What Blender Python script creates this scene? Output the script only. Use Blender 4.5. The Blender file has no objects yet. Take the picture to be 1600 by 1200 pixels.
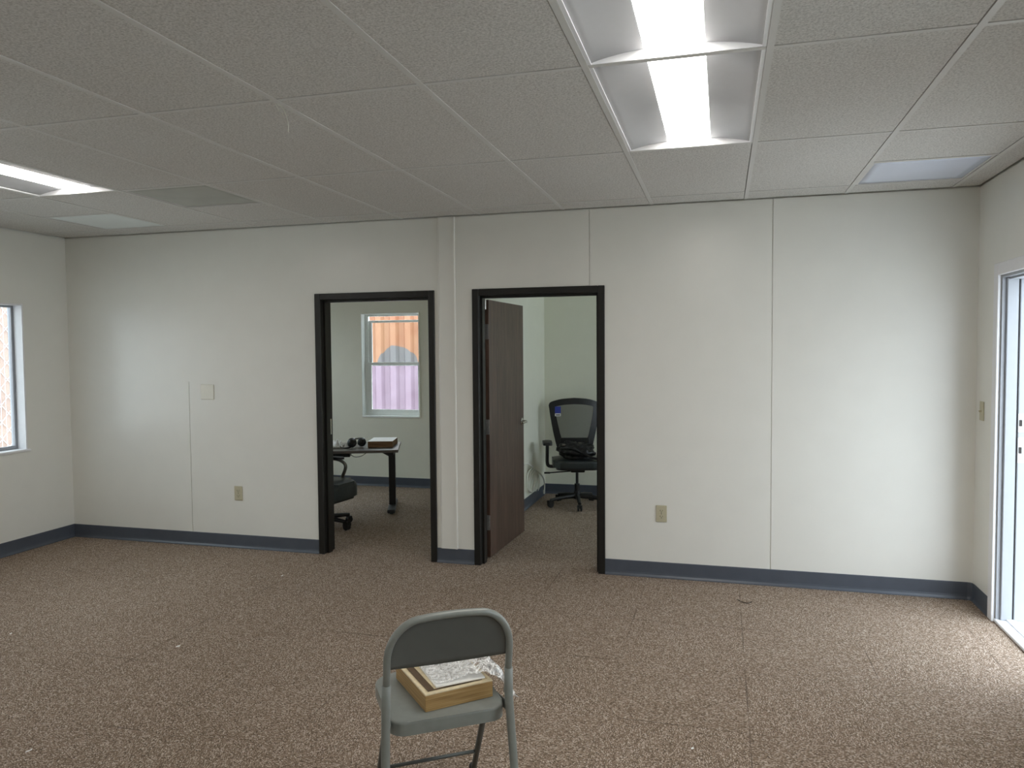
import bpy, bmesh, math, random
from mathutils import Vector, Matrix, noise

random.seed(7)
SC = bpy.context.scene
COL = SC.collection
PI = math.pi


# ------------------------------------------------------------------ helpers
def srgb(r, g, b):
    def f(c):
        c /= 255.0
        return c / 12.92 if c <= 0.04045 else ((c + 0.055) / 1.055) ** 2.4
    return (f(r), f(g), f(b), 1.0)


def link_obj(name, data, parent=None):
    o = bpy.data.objects.new(name, data)
    COL.objects.link(o)
    if parent is not None:
        o.parent = parent
    return o


def tag(o, label=None, cat=None, group=None, kind=None):
    if label:
        o['label'] = label
    if cat:
        o['category'] = cat
    if group:
        o['group'] = group
    if kind:
        o['kind'] = kind
    return o


def thing(name, label, cat, loc=(0, 0, 0), rz=0.0, group=None, kind=None):
    o = link_obj(name, None)
    o.empty_display_size = 0.05
    o.location = loc
    o.rotation_euler = (0, 0, rz)
    return tag(o, label, cat, group, kind)


class MB:
    """collects shapes into one mesh"""

    def __init__(self):
        self.bm = bmesh.new()

    def box(self, x0, x1, y0, y1, z0, z1, bevel=0.0, seg=2, mat=None):
        ret = bmesh.ops.create_cube(self.bm, size=1.0)
        vs = ret['verts']
        for v in vs:
            v.co = Vector((x0 + (v.co.x + .5) * (x1 - x0), y0 + (v.co.y + .5) * (y1 - y0), z0 + (v.co.z + .5) * (z1 - z0)))
            if mat is not None:
                v.co = mat @ v.co
        if bevel > 0:
            es = list({e for v in vs for e in v.link_edges})
            bmesh.ops.bevel(self.bm, geom=es, offset=bevel, segments=seg, profile=0.5, affect='EDGES')
        return self

    def prism(self, poly, z0, z1, mat=None, bevel=0.0):
        """poly: list of (x,y) CCW extruded along z"""
        b = self.bm
        lo = [b.verts.new((p[0], p[1], z0)) for p in poly]
        hi = [b.verts.new((p[0], p[1], z1)) for p in poly]
        n = len(poly)
        fs = [b.faces.new(list(reversed(lo))), b.faces.new(hi)]
        for i in range(n):
            j = (i + 1) % n
            fs.append(b.faces.new((lo[i], lo[j], hi[j], hi[i])))
        if bevel > 0:
            es = [e for e in fs[1].edges]
            r = bmesh.ops.bevel(b, geom=es, offset=bevel, segments=3, profile=0.5, affect='EDGES')
        if mat is not None:
            for v in {v for f in fs if f.is_valid for v in f.verts} | ({v for v in r['verts']} if bevel > 0 else set()):
                v.co = mat @ v.co
        return self

    def tube(self, pts, r, seg=10, closed=False, caps=True):
        b = self.bm
        P = [Vector(p) for p in pts]
        n = len(P)
        rad = r if isinstance(r, (list, tuple)) else [r] * n
        T = []
        for i in range(n):
            if closed:
                t = P[(i + 1) % n] - P[i - 1]
            elif i == 0:
                t = P[1] - P[0]
            elif i == n - 1:
                t = P[-1] - P[-2]
            else:
                t = (P[i + 1] - P[i]).normalized() + (P[i] - P[i - 1]).normalized()
            T.append(t.normalized())
        up = Vector((0, 0, 1)) if abs(T[0].z) < .9 else Vector((1, 0, 0))
        N = (up - T[0] * up.dot(T[0])).normalized()
        rings = []
        for i in range(n):
            N = N - T[i] * N.dot(T[i])
            N.normalize()
            B = T[i].cross(N)
            rings.append([b.verts.new(P[i] + (N * math.cos(2 * PI * k / seg) + B * math.sin(2 * PI * k / seg)) * rad[i]) for k in range(seg)])
        m = n if closed else n - 1
        for i in range(m):
            A, Bq = rings[i], rings[(i + 1) % n]
            for k in range(seg):
                k2 = (k + 1) % seg
                b.faces.new((A[k], A[k2], Bq[k2], Bq[k]))
        if caps and not closed:
            b.faces.new(list(reversed(rings[0])))
            b.faces.new(rings[-1])
        return self

    def lathe(self, prof, center=(0, 0, 0), seg=24, mat=None):
        """prof: (r,z) list, around z"""
        b = self.bm
        c = Vector(center)
        rings = []
        for (r, z) in prof:
            ring = []
            for k in range(seg):
                v = Vector((r * math.cos(2 * PI * k / seg), r * math.sin(2 * PI * k / seg), z))
                if mat is not None:
                    v = mat @ v
                ring.append(b.verts.new(v + c))
            rings.append(ring)
        for i in range(len(rings) - 1):
            for k in range(seg):
                k2 = (k + 1) % seg
                b.faces.new((rings[i][k], rings[i][k2], rings[i + 1][k2], rings[i + 1][k]))
        b.faces.new(list(reversed(rings[0])))
        b.faces.new(rings[-1])
        return self

    def grid(self, fn, nu, nv, cu=False):
        """fn(u,v)->point, u,v in 0..1"""
        b = self.bm
        V = [[b.verts.new(fn(i / nu, j / nv)) for j in range(nv + 1)] for i in range(nu + (0 if cu else 1))]
        for i in range(nu):
            i2 = (i + 1) % len(V)
            for j in range(nv):
                b.faces.new((V[i][j], V[i2][j], V[i2][j + 1], V[i][j + 1]))
        return self

    def build(self, name, mat, parent=None, smooth=False, solid=0.0, recalc=True):
        if recalc:
            bmesh.ops.recalc_face_normals(self.bm, faces=self.bm.faces)
        me = bpy.data.meshes.new(name)
        self.bm.to_mesh(me)
        self.bm.free()
        me.materials.append(mat)
        if smooth:
            me.shade_smooth()
        o = link_obj(name, me, parent)
        if smooth == 'auto':
            me.set_sharp_from_angle(angle=math.radians(38))
        if solid:
            md = o.modifiers.new('Solidify', 'SOLIDIFY')
            md.thickness = solid
            md.offset = 0
        return o


def rrect(x0, x1, y0, y1, r, n=6):
    """rounded rectangle polygon CCW; r float or 4 radii (x1y1, x0y1, x0y0, x1y0)"""
    R = [r] * 4 if not isinstance(r, (list, tuple)) else r
    cs = [(x1 - R[0], y1 - R[0], 0, R[0]), (x0 + R[1], y1 - R[1], 90, R[1]), (x0 + R[2], y0 + R[2], 180, R[2]), (x1 - R[3], y0 + R[3], 270, R[3])]
    out = []
    for cx, cy, a0, rr in cs:
        for k in range(n + 1):
            a = math.radians(a0 + 90 * k / n)
            out.append((cx + rr * math.cos(a), cy + rr * math.sin(a)))
    return out


def smooth_path(pts, sub=6):
    """Catmull-Rom"""
    P = [Vector(p) for p in pts]
    P = [P[0] * 2 - P[1]] + P + [P[-1] * 2 - P[-2]]
    out = []
    for i in range(1, len(P) - 2):
        for k in range(sub):
            t = k / sub
            a, b, c, d = P[i - 1], P[i], P[i + 1], P[i + 2]
            out.append(.5 * ((2 * b) + (c - a) * t + (2 * a - 5 * b + 4 * c - d) * t * t + (3 * b - a - 3 * c + d) * t ** 3))
    out.append(P[-2])
    return out


# ---------------------------------------------------------------- materials
def new_mat(name):
    m = bpy.data.materials.new(name)
    m.use_nodes = True
    nt = m.node_tree
    return m, nt, nt.nodes['Principled BSDF']


def N(nt, typ, **kw):
    n = nt.nodes.new(typ)
    for k, v in kw.items():
        setattr(n, k, v)
    return n


def noise_node(nt, vec, scale, detail=3.0, rough=.5):
    n = N(nt, 'ShaderNodeTexNoise')
    n.inputs['Scale'].default_value = scale
    n.inputs['Detail'].default_value = detail
    n.inputs['Roughness'].default_value = rough
    if vec is not None:
        nt.links.new(vec, n.inputs['Vector'])
    return n


def ramp(nt, fac, stops):
    r = N(nt, 'ShaderNodeValToRGB')
    e = r.color_ramp.elements
    while len(e) < len(stops):
        e.new(0.5)
    for el, (p, c) in zip(e, stops):
        el.position = p
        el.color = c
    nt.links.new(fac, r.inputs['Fac'])
    return r


def math_node(nt, op, a, b=None, c=None):
    n = N(nt, 'ShaderNodeMath', operation=op)
    for i, v in enumerate((a, b, c)):
        if v is None:
            continue
        if isinstance(v, (int, float)):
            n.inputs[i].default_value = v
        else:
            nt.links.new(v, n.inputs[i])
    return n.outputs[0]


def mixc(nt, fac, a, b, mode='MIX'):
    n = N(nt, 'ShaderNodeMix', data_type='RGBA', blend_type=mode)
    if isinstance(fac, (int, float)):
        n.inputs[0].default_value = fac
    else:
        nt.links.new(fac, n.inputs[0])
    for idx, v in ((6, a), (7, b)):
        if isinstance(v, tuple):
            n.inputs[idx].default_value = v
        else:
            nt.links.new(v, n.inputs[idx])
    return n.outputs[2]


def coords(nt, obj=True):
    t = N(nt, 'ShaderNodeTexCoord')
    return t.outputs['Object' if obj else 'Generated']


def simple(name, col, rough=.5, metal=0.0, var=.06, vscale=30, bump=0.0, bscale=200, spec=.5):
    """a paint or plastic with slight tonal variation and optional bump"""
    m, nt, p = new_mat(name)
    v = coords(nt)
    n = noise_node(nt, v, vscale, 4)
    lo = tuple(c * (1 - var) for c in col[:3]) + (1,)
    hi = tuple(min(1, c * (1 + var)) for c in col[:3]) + (1,)
    r = ramp(nt, n.outputs['Fac'], [(.3, lo), (.7, hi)])
    nt.links.new(r.outputs['Color'], p.inputs['Base Color'])
    p.inputs['Roughness'].default_value = rough
    p.inputs['Metallic'].default_value = metal
    p.inputs['Specular IOR Level'].default_value = spec
    if bump:
        bn = noise_node(nt, v, bscale, 3)
        b = N(nt, 'ShaderNodeBump')
        b.inputs['Strength'].default_value = bump
        b.inputs['Distance'].default_value = .002
        nt.links.new(bn.outputs['Fac'], b.inputs['Height'])
        nt.links.new(b.outputs['Normal'], p.inputs['Normal'])
    return m


M = {}
M['wall'] = simple('wall_paint', srgb(228, 228, 222), .30, var=.012, vscale=6, bump=.05, bscale=120, spec=.52)
M['wall_office'] = simple('office_wall_paint', srgb(236, 236, 222), .5, var=.012, vscale=6, bump=.08, bscale=120, spec=.3)
M['grid'] = simple('white_grid_metal', srgb(206, 205, 202), .5, var=.02)
M['base_vinyl'] = simple('blue_grey_vinyl', srgb(78, 84, 94), .36, var=.06, vscale=12, spec=.5)
M['black_frame'] = simple('black_painted_steel', srgb(27, 26, 23), .42, var=.08, spec=.4)
M['white_paint'] = simple('white_gloss_paint', srgb(232, 233, 236), .35, var=.015)
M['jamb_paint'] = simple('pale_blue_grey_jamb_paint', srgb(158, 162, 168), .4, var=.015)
M['reflector'] = simple('matt_grey_white_reflector', srgb(194, 195, 198), .6, var=.01)
M['vinyl_white'] = simple('white_vinyl', srgb(243, 246, 243), .35, var=.015)
M['alu_dark'] = simple('grey_aluminium', srgb(96, 100, 108), .35, .6, var=.05)
M['alu_mill'] = simple('mill_finish_aluminium', srgb(150, 153, 158), .35, .5, var=.05)
M['beige'] = simple('beige_plastic', srgb(188, 182, 156), .4, var=.03)
M['plate_white'] = simple('white_cover_plate', srgb(226, 225, 214), .4, var=.01)
M['slot'] = simple('dark_slot', srgb(38, 34, 28), .6)
M['steel'] = simple('satin_steel', srgb(215, 214, 210), .25, 1.0, var=.05)
M['hinge'] = simple('dull_hinge_steel', srgb(150, 150, 148), .45, .7, var=.12, vscale=60)
M['chair_paint'] = simple('grey_enamel_steel', srgb(129, 133, 129), .32, var=.05, vscale=40, spec=.6)
M['chair_dark'] = simple('grey_enamel_steel_panel', srgb(92, 95, 92), .40, var=.04, vscale=20)  # same chair enamel darkened: shade of the side away from the light, painted in
M['rubber'] = simple('black_rubber', srgb(24, 24, 24), .7)
M['black_plastic'] = simple('black_plastic', srgb(22, 22, 22), .45, var=.1)
M['leather'] = simple('black_leather', srgb(40, 46, 47), .28, var=.15, vscale=60, bump=.25, bscale=160)
M['chrome'] = simple('brushed_metal_arm', srgb(120, 118, 110), .35, .8)
M['desk_top'] = simple('dark_grey_laminate', srgb(92, 86, 80), .35, var=.08, vscale=25)
M['desk_steel'] = simple('black_steel', srgb(20, 20, 21), .4, var=.06)
M['desk_foot'] = simple('graphite_steel_foot', srgb(70, 70, 72), .4, .3)
M['cable_white'] = simple('white_cable', srgb(225, 225, 215), .45)
M['paper'] = simple('white_paper', srgb(246, 246, 244), .6, var=.02)
M['dark_brown'] = simple('brown_card', srgb(92, 74, 54), .6, var=.2, vscale=50)
M['cream'] = simple('cream_card_edge', srgb(222, 206, 172), .55, var=.1, vscale=60)
M['bag'] = simple('black_nylon', srgb(20, 20, 20), .38, var=.2, vscale=40, bump=.5, bscale=90)
M['lens_off'] = simple('pale_panel', srgb(216, 224, 242), .2, var=.02, vscale=4)
M['pale_panel'] = simple('pale_grey_panel', srgb(222, 228, 228), .4, var=.02, vscale=4)
M['return_grey'] = simple('grey_return_panel', srgb(172, 174, 168), .5, var=.08, vscale=5)
M['tag_blue'] = simple('blue_tag_card', srgb(44, 58, 150), .5, var=.05)
M['concrete'] = simple('pale_concrete', srgb(214, 212, 208), .8, var=.07, vscale=3, bump=.2, bscale=60)
M['asphalt'] = simple('light_grey_yard', srgb(216, 215, 212), .9, var=.05, vscale=2)
M['slat_tan'] = simple('tan_fence_slat', srgb(160, 137, 126), .7, var=.12, vscale=3)
M['wire'] = simple('galvanised_wire', srgb(225, 224, 222), .45, .2, var=.05)
M['roof'] = simple('roof_sheet', srgb(150, 150, 150), .7)
M['green_paint'] = simple('green_wall_paint', srgb(70, 140, 92), .7, var=.08, vscale=3)
M['pink_paint'] = simple('pink_wall_paint', srgb(186, 84, 96), .7, var=.08, vscale=3)
M['white_wall_paint'] = simple('white_yard_wall_paint', srgb(232, 230, 228), .7, var=.04, vscale=3)
M['thread'] = simple('dark_thread', srgb(40, 34, 30), .8)


def carpet():
    m, nt, p = new_mat('brown_loop_carpet')
    v = coords(nt)
    # 0.6 m carpet tiles, laid quarter-turned like a chessboard
    sep = N(nt, 'ShaderNodeSeparateXYZ')
    nt.links.new(v, sep.inputs[0])
    tx = math_node(nt, 'DIVIDE', math_node(nt, 'SUBTRACT', sep.outputs['X'], .115), .6)
    ty = math_node(nt, 'DIVIDE', math_node(nt, 'SUBTRACT', sep.outputs['Y'], 3.755), .6)
    par = math_node(nt, 'FLOORED_MODULO', math_node(nt, 'ADD', math_node(nt, 'FLOOR', tx), math_node(nt, 'FLOOR', ty)), 2.0)
    # along-row / across-row coordinates swap between neighbouring tiles
    u = N(nt, 'ShaderNodeMix', data_type='FLOAT')
    w = N(nt, 'ShaderNodeMix', data_type='FLOAT')
    for mx, a, b in ((u, 'X', 'Y'), (w, 'Y', 'X')):
        nt.links.new(par, mx.inputs[0])
        nt.links.new(sep.outputs[a], mx.inputs[2])
        nt.links.new(sep.outputs[b], mx.inputs[3])
    # each row of loops is offset a little, which gives the diagonal ribbing
    cmb = N(nt, 'ShaderNodeCombineXYZ')
    nt.links.new(math_node(nt, 'ADD', math_node(nt, 'MULTIPLY', u.outputs[0], 1.0), math_node(nt, 'MULTIPLY', w.outputs[0], .45)), cmb.inputs[0])
    nt.links.new(math_node(nt, 'MULTIPLY', w.outputs[0], 1.7), cmb.inputs[1])
    vo = N(nt, 'ShaderNodeTexVoronoi', voronoi_dimensions='2D')
    vo.inputs['Scale'].default_value = 150
    vo.inputs['Randomness'].default_value = .55
    nt.links.new(cmb.outputs[0], vo.inputs['Vector'])
    sepc = N(nt, 'ShaderNodeSeparateColor')
    nt.links.new(vo.outputs['Color'], sepc.inputs[0])
    yarn = ramp(nt, sepc.outputs[0], [(0.0, srgb(90, 76, 63)), (.35, srgb(150, 130, 112)), (.7, srgb(178, 158, 141)), (.90, srgb(224, 208, 194)), (1.0, srgb(240, 227, 214))])
    big = noise_node(nt, v, .9, 3)
    col = mixc(nt, .25, yarn.outputs['Color'], ramp(nt, big.outputs['Fac'], [(.3, srgb(143, 125, 102)), (.7, srgb(161, 139, 120))]).outputs['Color'])
    # dark between the loops
    gap = ramp(nt, vo.outputs['Distance'], [(.22, (1.08, 1.08, 1.08, 1)), (.72, (.26, .245, .23, 1))])
    col = mixc(nt, 1.0, col, gap.outputs['Color'], 'MULTIPLY')
    # tile joints
    for t in (tx, ty):
        d = math_node(nt, 'ABSOLUTE', math_node(nt, 'SUBTRACT', math_node(nt, 'FRACT', math_node(nt, 'ADD', t, .5)), .5))
        wob = noise_node(nt, v, 2.2, 2)
        j = math_node(nt, 'LESS_THAN', d, math_node(nt, 'MULTIPLY', math_node(nt, 'SUBTRACT', wob.outputs['Fac'], .44), .026))
        col = mixc(nt, math_node(nt, 'MULTIPLY', j, .55), col, srgb(52, 42, 34))
    nt.links.new(col, p.inputs['Base Color'])
    p.inputs['Roughness'].default_value = .9
    p.inputs['Specular IOR Level'].default_value = .25
    p.inputs['Sheen Weight'].default_value = .10
    p.inputs['Sheen Tint'].default_value = srgb(190, 160, 135)
    p.inputs['Sheen Roughness'].default_value = .45
    b = N(nt, 'ShaderNodeBump')
    b.inputs['Strength'].default_value = .8
    b.inputs['Distance'].default_value = .004
    b.invert = True
    nt.links.new(vo.outputs['Distance'], b.inputs['Height'])
    nt.links.new(b.outputs['Normal'], p.inputs['Normal'])
    return m


def ceiling_tile():
    m, nt, p = new_mat('fissured_ceiling_tile')
    v = coords(nt)
    n1 = noise_node(nt, v, 120, 5, .7)
    n2 = noise_node(nt, v, 1.3, 2)
    c = ramp(nt, n1.outputs['Fac'], [(.32, srgb(152, 150, 147)), (.52, srgb(206, 204, 200)), (.72, srgb(232, 230, 227))])
    col = mixc(nt, .25, c.outputs['Color'], ramp(nt, n2.outputs['Fac'], [(.3, srgb(202, 197, 192)), (.7, srgb(213, 212, 209))]).outputs['Color'])
    nt.links.new(col, p.inputs['Base Color'])
    p.inputs['Roughness'].default_value = .75
    b = N(nt, 'ShaderNodeBump')
    b.inputs['Strength'].default_value = .7
    b.inputs['Distance'].default_value = .004
    nt.links.new(n1.outputs['Fac'], b.inputs['Height'])
    nt.links.new(b.outputs['Normal'], p.inputs['Normal'])
    return m


def walnut():
    m, nt, p = new_mat('dark_walnut_veneer')
    v = coords(nt)
    mp = N(nt, 'ShaderNodeMapping')
    mp.inputs['Scale'].default_value = (9, 9, .55)
    nt.links.new(v, mp.inputs['Vector'])
    n = noise_node(nt, mp.outputs[0], 3.2, 6, .62)
    n.inputs['Distortion'].default_value = .6
    fine = noise_node(nt, mp.outputs[0], 24, 3)
    c = ramp(nt, n.outputs['Fac'], [(.28, srgb(52, 37, 30)), (.5, srgb(84, 64, 54)), (.64, srgb(104, 82, 70)), (.75, srgb(70, 52, 43))])
    col = mixc(nt, .3, c.outputs['Color'], ramp(nt, fine.outputs['Fac'], [(.35, srgb(44, 32, 27)), (.7, srgb(110, 90, 78))]).outputs['Color'])
    nt.links.new(col, p.inputs['Base Color'])
    p.inputs['Roughness'].default_value = .38
    return m


def cardboard(name, a, b, c):
    """layered tan board: thin horizontal courses"""
    m, nt, p = new_mat(name)
    v = coords(nt)
    mp = N(nt, 'ShaderNodeMapping')
    mp.inputs['Scale'].default_value = (3, 3, 130)
    nt.links.new(v, mp.inputs['Vector'])
    n = noise_node(nt, mp.outputs[0], 1.6, 4)
    r = ramp(nt, n.outputs['Fac'], [(.3, a), (.5, b), (.72, c)])
    nt.links.new(r.outputs['Color'], p.inputs['Base Color'])
    p.inputs['Roughness'].default_value = .6
    return m


def pane_glass(name, tint=(.96, .98, .97, 1), refl=.35):
    m, nt, p = new_mat(name)
    out = nt.nodes['Material Output']
    nt.nodes.remove(p)
    tr = N(nt, 'ShaderNodeBsdfTransparent')
    tr.inputs['Color'].default_value = tint
    gl = N(nt, 'ShaderNodeBsdfGlossy')
    gl.inputs['Roughness'].default_value = .03
    fr = N(nt, 'ShaderNodeFresnel')
    fr.inputs['IOR'].default_value = 1.4
    mx = N(nt, 'ShaderNodeMixShader')
    nt.links.new(math_node(nt, 'MULTIPLY', fr.outputs[0], refl * 2), mx.inputs[0])
    nt.links.new(tr.outputs[0], mx.inputs[1])
    nt.links.new(gl.outputs[0], mx.inputs[2])
    nt.links.new(mx.outputs[0], out.inputs['Surface'])
    return m


def plastic_film():
    m, nt, p = new_mat('clear_plastic_film')
    out = nt.nodes['Material Output']
    nt.nodes.remove(p)
    v = coords(nt)
    tr = N(nt, 'ShaderNodeBsdfTransparent')
    tr.inputs['Color'].default_value = (1.0, 1.0, 1.0, 1)
    gl = N(nt, 'ShaderNodeBsdfGlossy')
    gl.inputs['Roughness'].default_value = .09
    df = N(nt, 'ShaderNodeBsdfDiffuse')
    df.inputs['Color'].default_value = (1.0, 1.0, 1.0, 1)
    n = noise_node(nt, v, 70, 4)
    b = N(nt, 'ShaderNodeBump')
    b.inputs['Strength'].default_value = .9
    b.inputs['Distance'].default_value = .004
    nt.links.new(n.outputs['Fac'], b.inputs['Height'])
    nt.links.new(b.outputs['Normal'], gl.inputs['Normal'])
    m1 = N(nt, 'ShaderNodeMixShader')
    # white haze and streaks painted in for bright glints along the creases
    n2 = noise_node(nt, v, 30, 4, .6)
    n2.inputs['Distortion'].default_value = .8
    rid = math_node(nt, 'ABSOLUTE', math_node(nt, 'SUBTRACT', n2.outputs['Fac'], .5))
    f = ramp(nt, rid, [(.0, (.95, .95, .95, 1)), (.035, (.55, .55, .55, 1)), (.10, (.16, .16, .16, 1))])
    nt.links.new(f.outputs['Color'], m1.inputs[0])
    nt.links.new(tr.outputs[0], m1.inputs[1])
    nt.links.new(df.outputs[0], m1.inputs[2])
    m2 = N(nt, 'ShaderNodeMixShader')
    lw = N(nt, 'ShaderNodeLayerWeight')
    lw.inputs['Blend'].default_value = .45
    nt.links.new(b.outputs['Normal'], lw.inputs['Normal'])
    nt.links.new(math_node(nt, 'MULTIPLY_ADD', lw.outputs['Fresnel'], .45, .05), m2.inputs[0])
    nt.links.new(m1.outputs[0], m2.inputs[1])
    nt.links.new(gl.outputs[0], m2.inputs[2])
    nt.links.new(m2.outputs[0], out.inputs['Surface'])
    return m


def mesh_fabric():
    m, nt, p = new_mat('black_mesh_fabric')
    out = nt.nodes['Material Output']
    p.inputs['Base Color'].default_value = srgb(30, 30, 30)
    p.inputs['Roughness'].default_value = .7
    tr = N(nt, 'ShaderNodeBsdfTransparent')
    mx = N(nt, 'ShaderNodeMixShader')
    mx.inputs[0].default_value = .55       # the weave covers a little over half of it
    nt.links.new(tr.outputs[0], mx.inputs[1])
    nt.links.new(p.outputs[0], mx.inputs[2])
    nt.links.new(mx.outputs[0], out.inputs['Surface'])
    return m


def emitter(name, col, s):
    m, nt, p = new_mat(name)
    p.inputs['Base Color'].default_value = (.9, .9, .9, 1)
    p.inputs['Emission Color'].default_value = col
    p.inputs['Emission Strength'].default_value = s
    return m


def mural():
    """orange over lilac paint with a grey dome between, on the corrugated fence"""
    m, nt, p = new_mat('mural_paint')
    v = coords(nt)
    sep = N(nt, 'ShaderNodeSeparateXYZ')
    nt.links.new(v, sep.inputs[0])
    wob = noise_node(nt, v, 4, 3)
    z = math_node(nt, 'ADD', sep.outputs['Z'], math_node(nt, 'MULTIPLY', math_node(nt, 'SUBTRACT', wob.outputs['Fac'], .5), .12))
    up = math_node(nt, 'GREATER_THAN', z, 1.335)
    tone = noise_node(nt, v, 3, 4)
    orange = ramp(nt, tone.outputs['Fac'], [(.3, srgb(132, 88, 62)), (.7, srgb(142, 104, 78))])
    lilac = ramp(nt, tone.outputs['Fac'], [(.3, srgb(118, 98, 112)), (.7, srgb(132, 114, 128))])
    col = mixc(nt, up, lilac.outputs['Color'], orange.outputs['Color'])
    dx = math_node(nt, 'SUBTRACT', sep.outputs['X'], -4.89)
    dz = math_node(nt, 'SUBTRACT', z, 1.335)
    rr = math_node(nt, 'SQRT', math_node(nt, 'ADD', math_node(nt, 'MULTIPLY', dx, dx), math_node(nt, 'MULTIPLY', math_node(nt, 'MULTIPLY', dz, dz), 1.3)))
    dome = math_node(nt, 'MULTIPLY', math_node(nt, 'LESS_THAN', rr, .335), up)
    col = mixc(nt, dome, col, srgb(92, 89, 90))
    nt.links.new(col, p.inputs['Base Color'])
    p.inputs['Roughness'].default_value = .6
    return m


M['carpet'] = carpet()
M['tile'] = ceiling_tile()
M['walnut'] = walnut()
M['box_tan'] = cardboard('tan_layered_card', srgb(138, 106, 62), srgb(168, 134, 84), srgb(188, 158, 110))
M['box_brown'] = cardboard('brown_layered_card', srgb(96, 68, 44), srgb(132, 98, 66), srgb(150, 116, 82))
M['glass'] = pane_glass('window_glass')
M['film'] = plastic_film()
M['meshfab'] = mesh_fabric()
M['lens'] = emitter('lamp_lens', (1, .955, .88, 1), 10.0)
M['mural'] = mural()

# ------------------------------------------------------------------ the room
# camera stands at x = 0, y = 0; the wall with the two doors is the plane y = 5.2
XL, XR = -5.30, 1.49
YB, YF = 5.2, -2.9
YO = 8.0            # far wall of the two offices
ZC = 2.518
ZT = 2.72           # walls run up past the hung ceiling
WT = .14            # partition thickness

D1 = (-2.978, -2.010, 1.990)     # outer frame x0, x1, top
D2 = (-1.722, -.772, 1.990)
FW = .048

S = 'structure'
b = MB()
b.box(XL - .12, XR + .14, YF - .1, YO + .12, -.12, 0)
tag(b.build('floor', M['carpet']), 'brown speckled carpet tile floor running through the whole room', 'floor', kind=S)

# back wall with the two door openings, panel joints left as 3 mm grooves
b = MB()
a1, a2 = D1[0] + .012, D1[1] - .012
c1, c2 = D2[0] + .012, D2[1] - .012
ZW = ZC - .008         # wall boards stop just under the ceiling: a dark shadow gap
def wallp(x0, x1, z0, z1):
    b.box(x0, x1, YB, YB + WT, z0, min(z1, ZW))
g = .0024
wallp(XL - .12, -4.12 - g, 0, ZT)
wallp(-4.12 + g, a1, 0, 1.32)
wallp(-4.12 - g, a1, 1.32, ZT)
wallp(a1, a2, D1[2] - .012, ZT)
wallp(a2, c1, 0, ZT)
wallp(c1, -.876 - g, D2[2] - .012, ZT)
wallp(-.876 + g, c2, D2[2] - .012, ZT)
wallp(c2, .312 - g, 0, ZT)
wallp(.312 + g, XR + .14, 0, ZT)
b.box(XL - .12, XR + .14, YB + .014, YB + WT, ZW, ZT)
b.box(-4.126, -4.114, YB + .008, YB + .014, 0, ZW)
b.box(-.882, -.870, YB + .008, YB + .014, D2[2], ZW)
b.box(.306, .318, YB + .008, YB + .014, 0, ZW)
tag(b.build('wall_back', M['wall']), 'white panelled wall with the two black-framed doorways', 'wall', kind=S)

# left wall with window 2
W2 = (3.2, 4.778, .80, 1.945)
# unseen windows in the outer walls: added for fill light, office pair only enlarged
WL = [(-2.2, -1.0, .80, 1.945), (.6, 1.8, .80, 1.945), (5.7, 7.7, .70, 2.1)]
WR = [(-2.0, -.8, .80, 1.945), (1.1, 2.4, .80, 1.945), (5.7, 7.7, .70, 2.1)]
def pierced(mb, x0, x1, ya, yb, holes):
    y = ya
    ZT_ = ZC - .008
    r0, r1 = (x0, x1 - .014) if x1 <= XL + .001 else (x0 + .014, x1)
    mb.box(r0, r1, ya, yb, ZT_, ZT)
    for (h0, h1, za, zb) in sorted(holes):
        mb.box(x0, x1, y, h0, 0, ZT_)
        if za > 0:
            mb.box(x0, x1, h0, h1, 0, za)
        mb.box(x0, x1, h0, h1, zb, ZT_)
        y = h1
    mb.box(x0, x1, y, yb, 0, ZT_)
b = MB()
lx0, lx1 = XL - .12, XL
pierced(b, lx0, lx1, YF - .1, YO + .12, WL + [W2])
tag(b.build('wall_left', M['wall']), 'white wall at the left edge holding the aluminium window', 'wall', kind=S)

# right wall with door 3 and the unseen office window
D3 = (3.87, 4.815, 1.952)
b = MB()
rx0, rx1 = XR, XR + .14
pierced(b, rx0, rx1, YF - .1, YO + .12, WR + [(D3[0], D3[1], 0, D3[2])])
tag(b.build('wall_right', M['wall']), 'white wall at the right edge with the open exterior doorway', 'wall', kind=S)

b = MB()
b.box(XL - .12, XR + .14, YF - .1, YF, 0, ZT)
tag(b.build('wall_front', M['wall']), 'plain white wall behind the viewer opposite the two doorways', 'wall', kind=S)

# far office wall with window 1
W1 = (-3.995, -3.285, .81, 1.982)
b = MB()
b.box(XL, W1[0], YO, YO + .12, 0, ZT)
b.box(W1[1], XR, YO, YO + .12, 0, ZT)
b.box(W1[0], W1[1], YO, YO + .12, 0, W1[2])
b.box(W1[0], W1[1], YO, YO + .12, W1[3], ZT)
tag(b.build('wall_office_back', M['wall_office']), 'greenish white far wall of the two offices seen through the doorways', 'wall', kind=S)
b = MB()
b.box(-1.94, -1.84, YB + WT, YO, 0, ZT)
tag(b.build('wall_office_partition', M['wall_office']), 'partition between the two offices, beside the open brown door', 'wall', kind=S)

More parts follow.
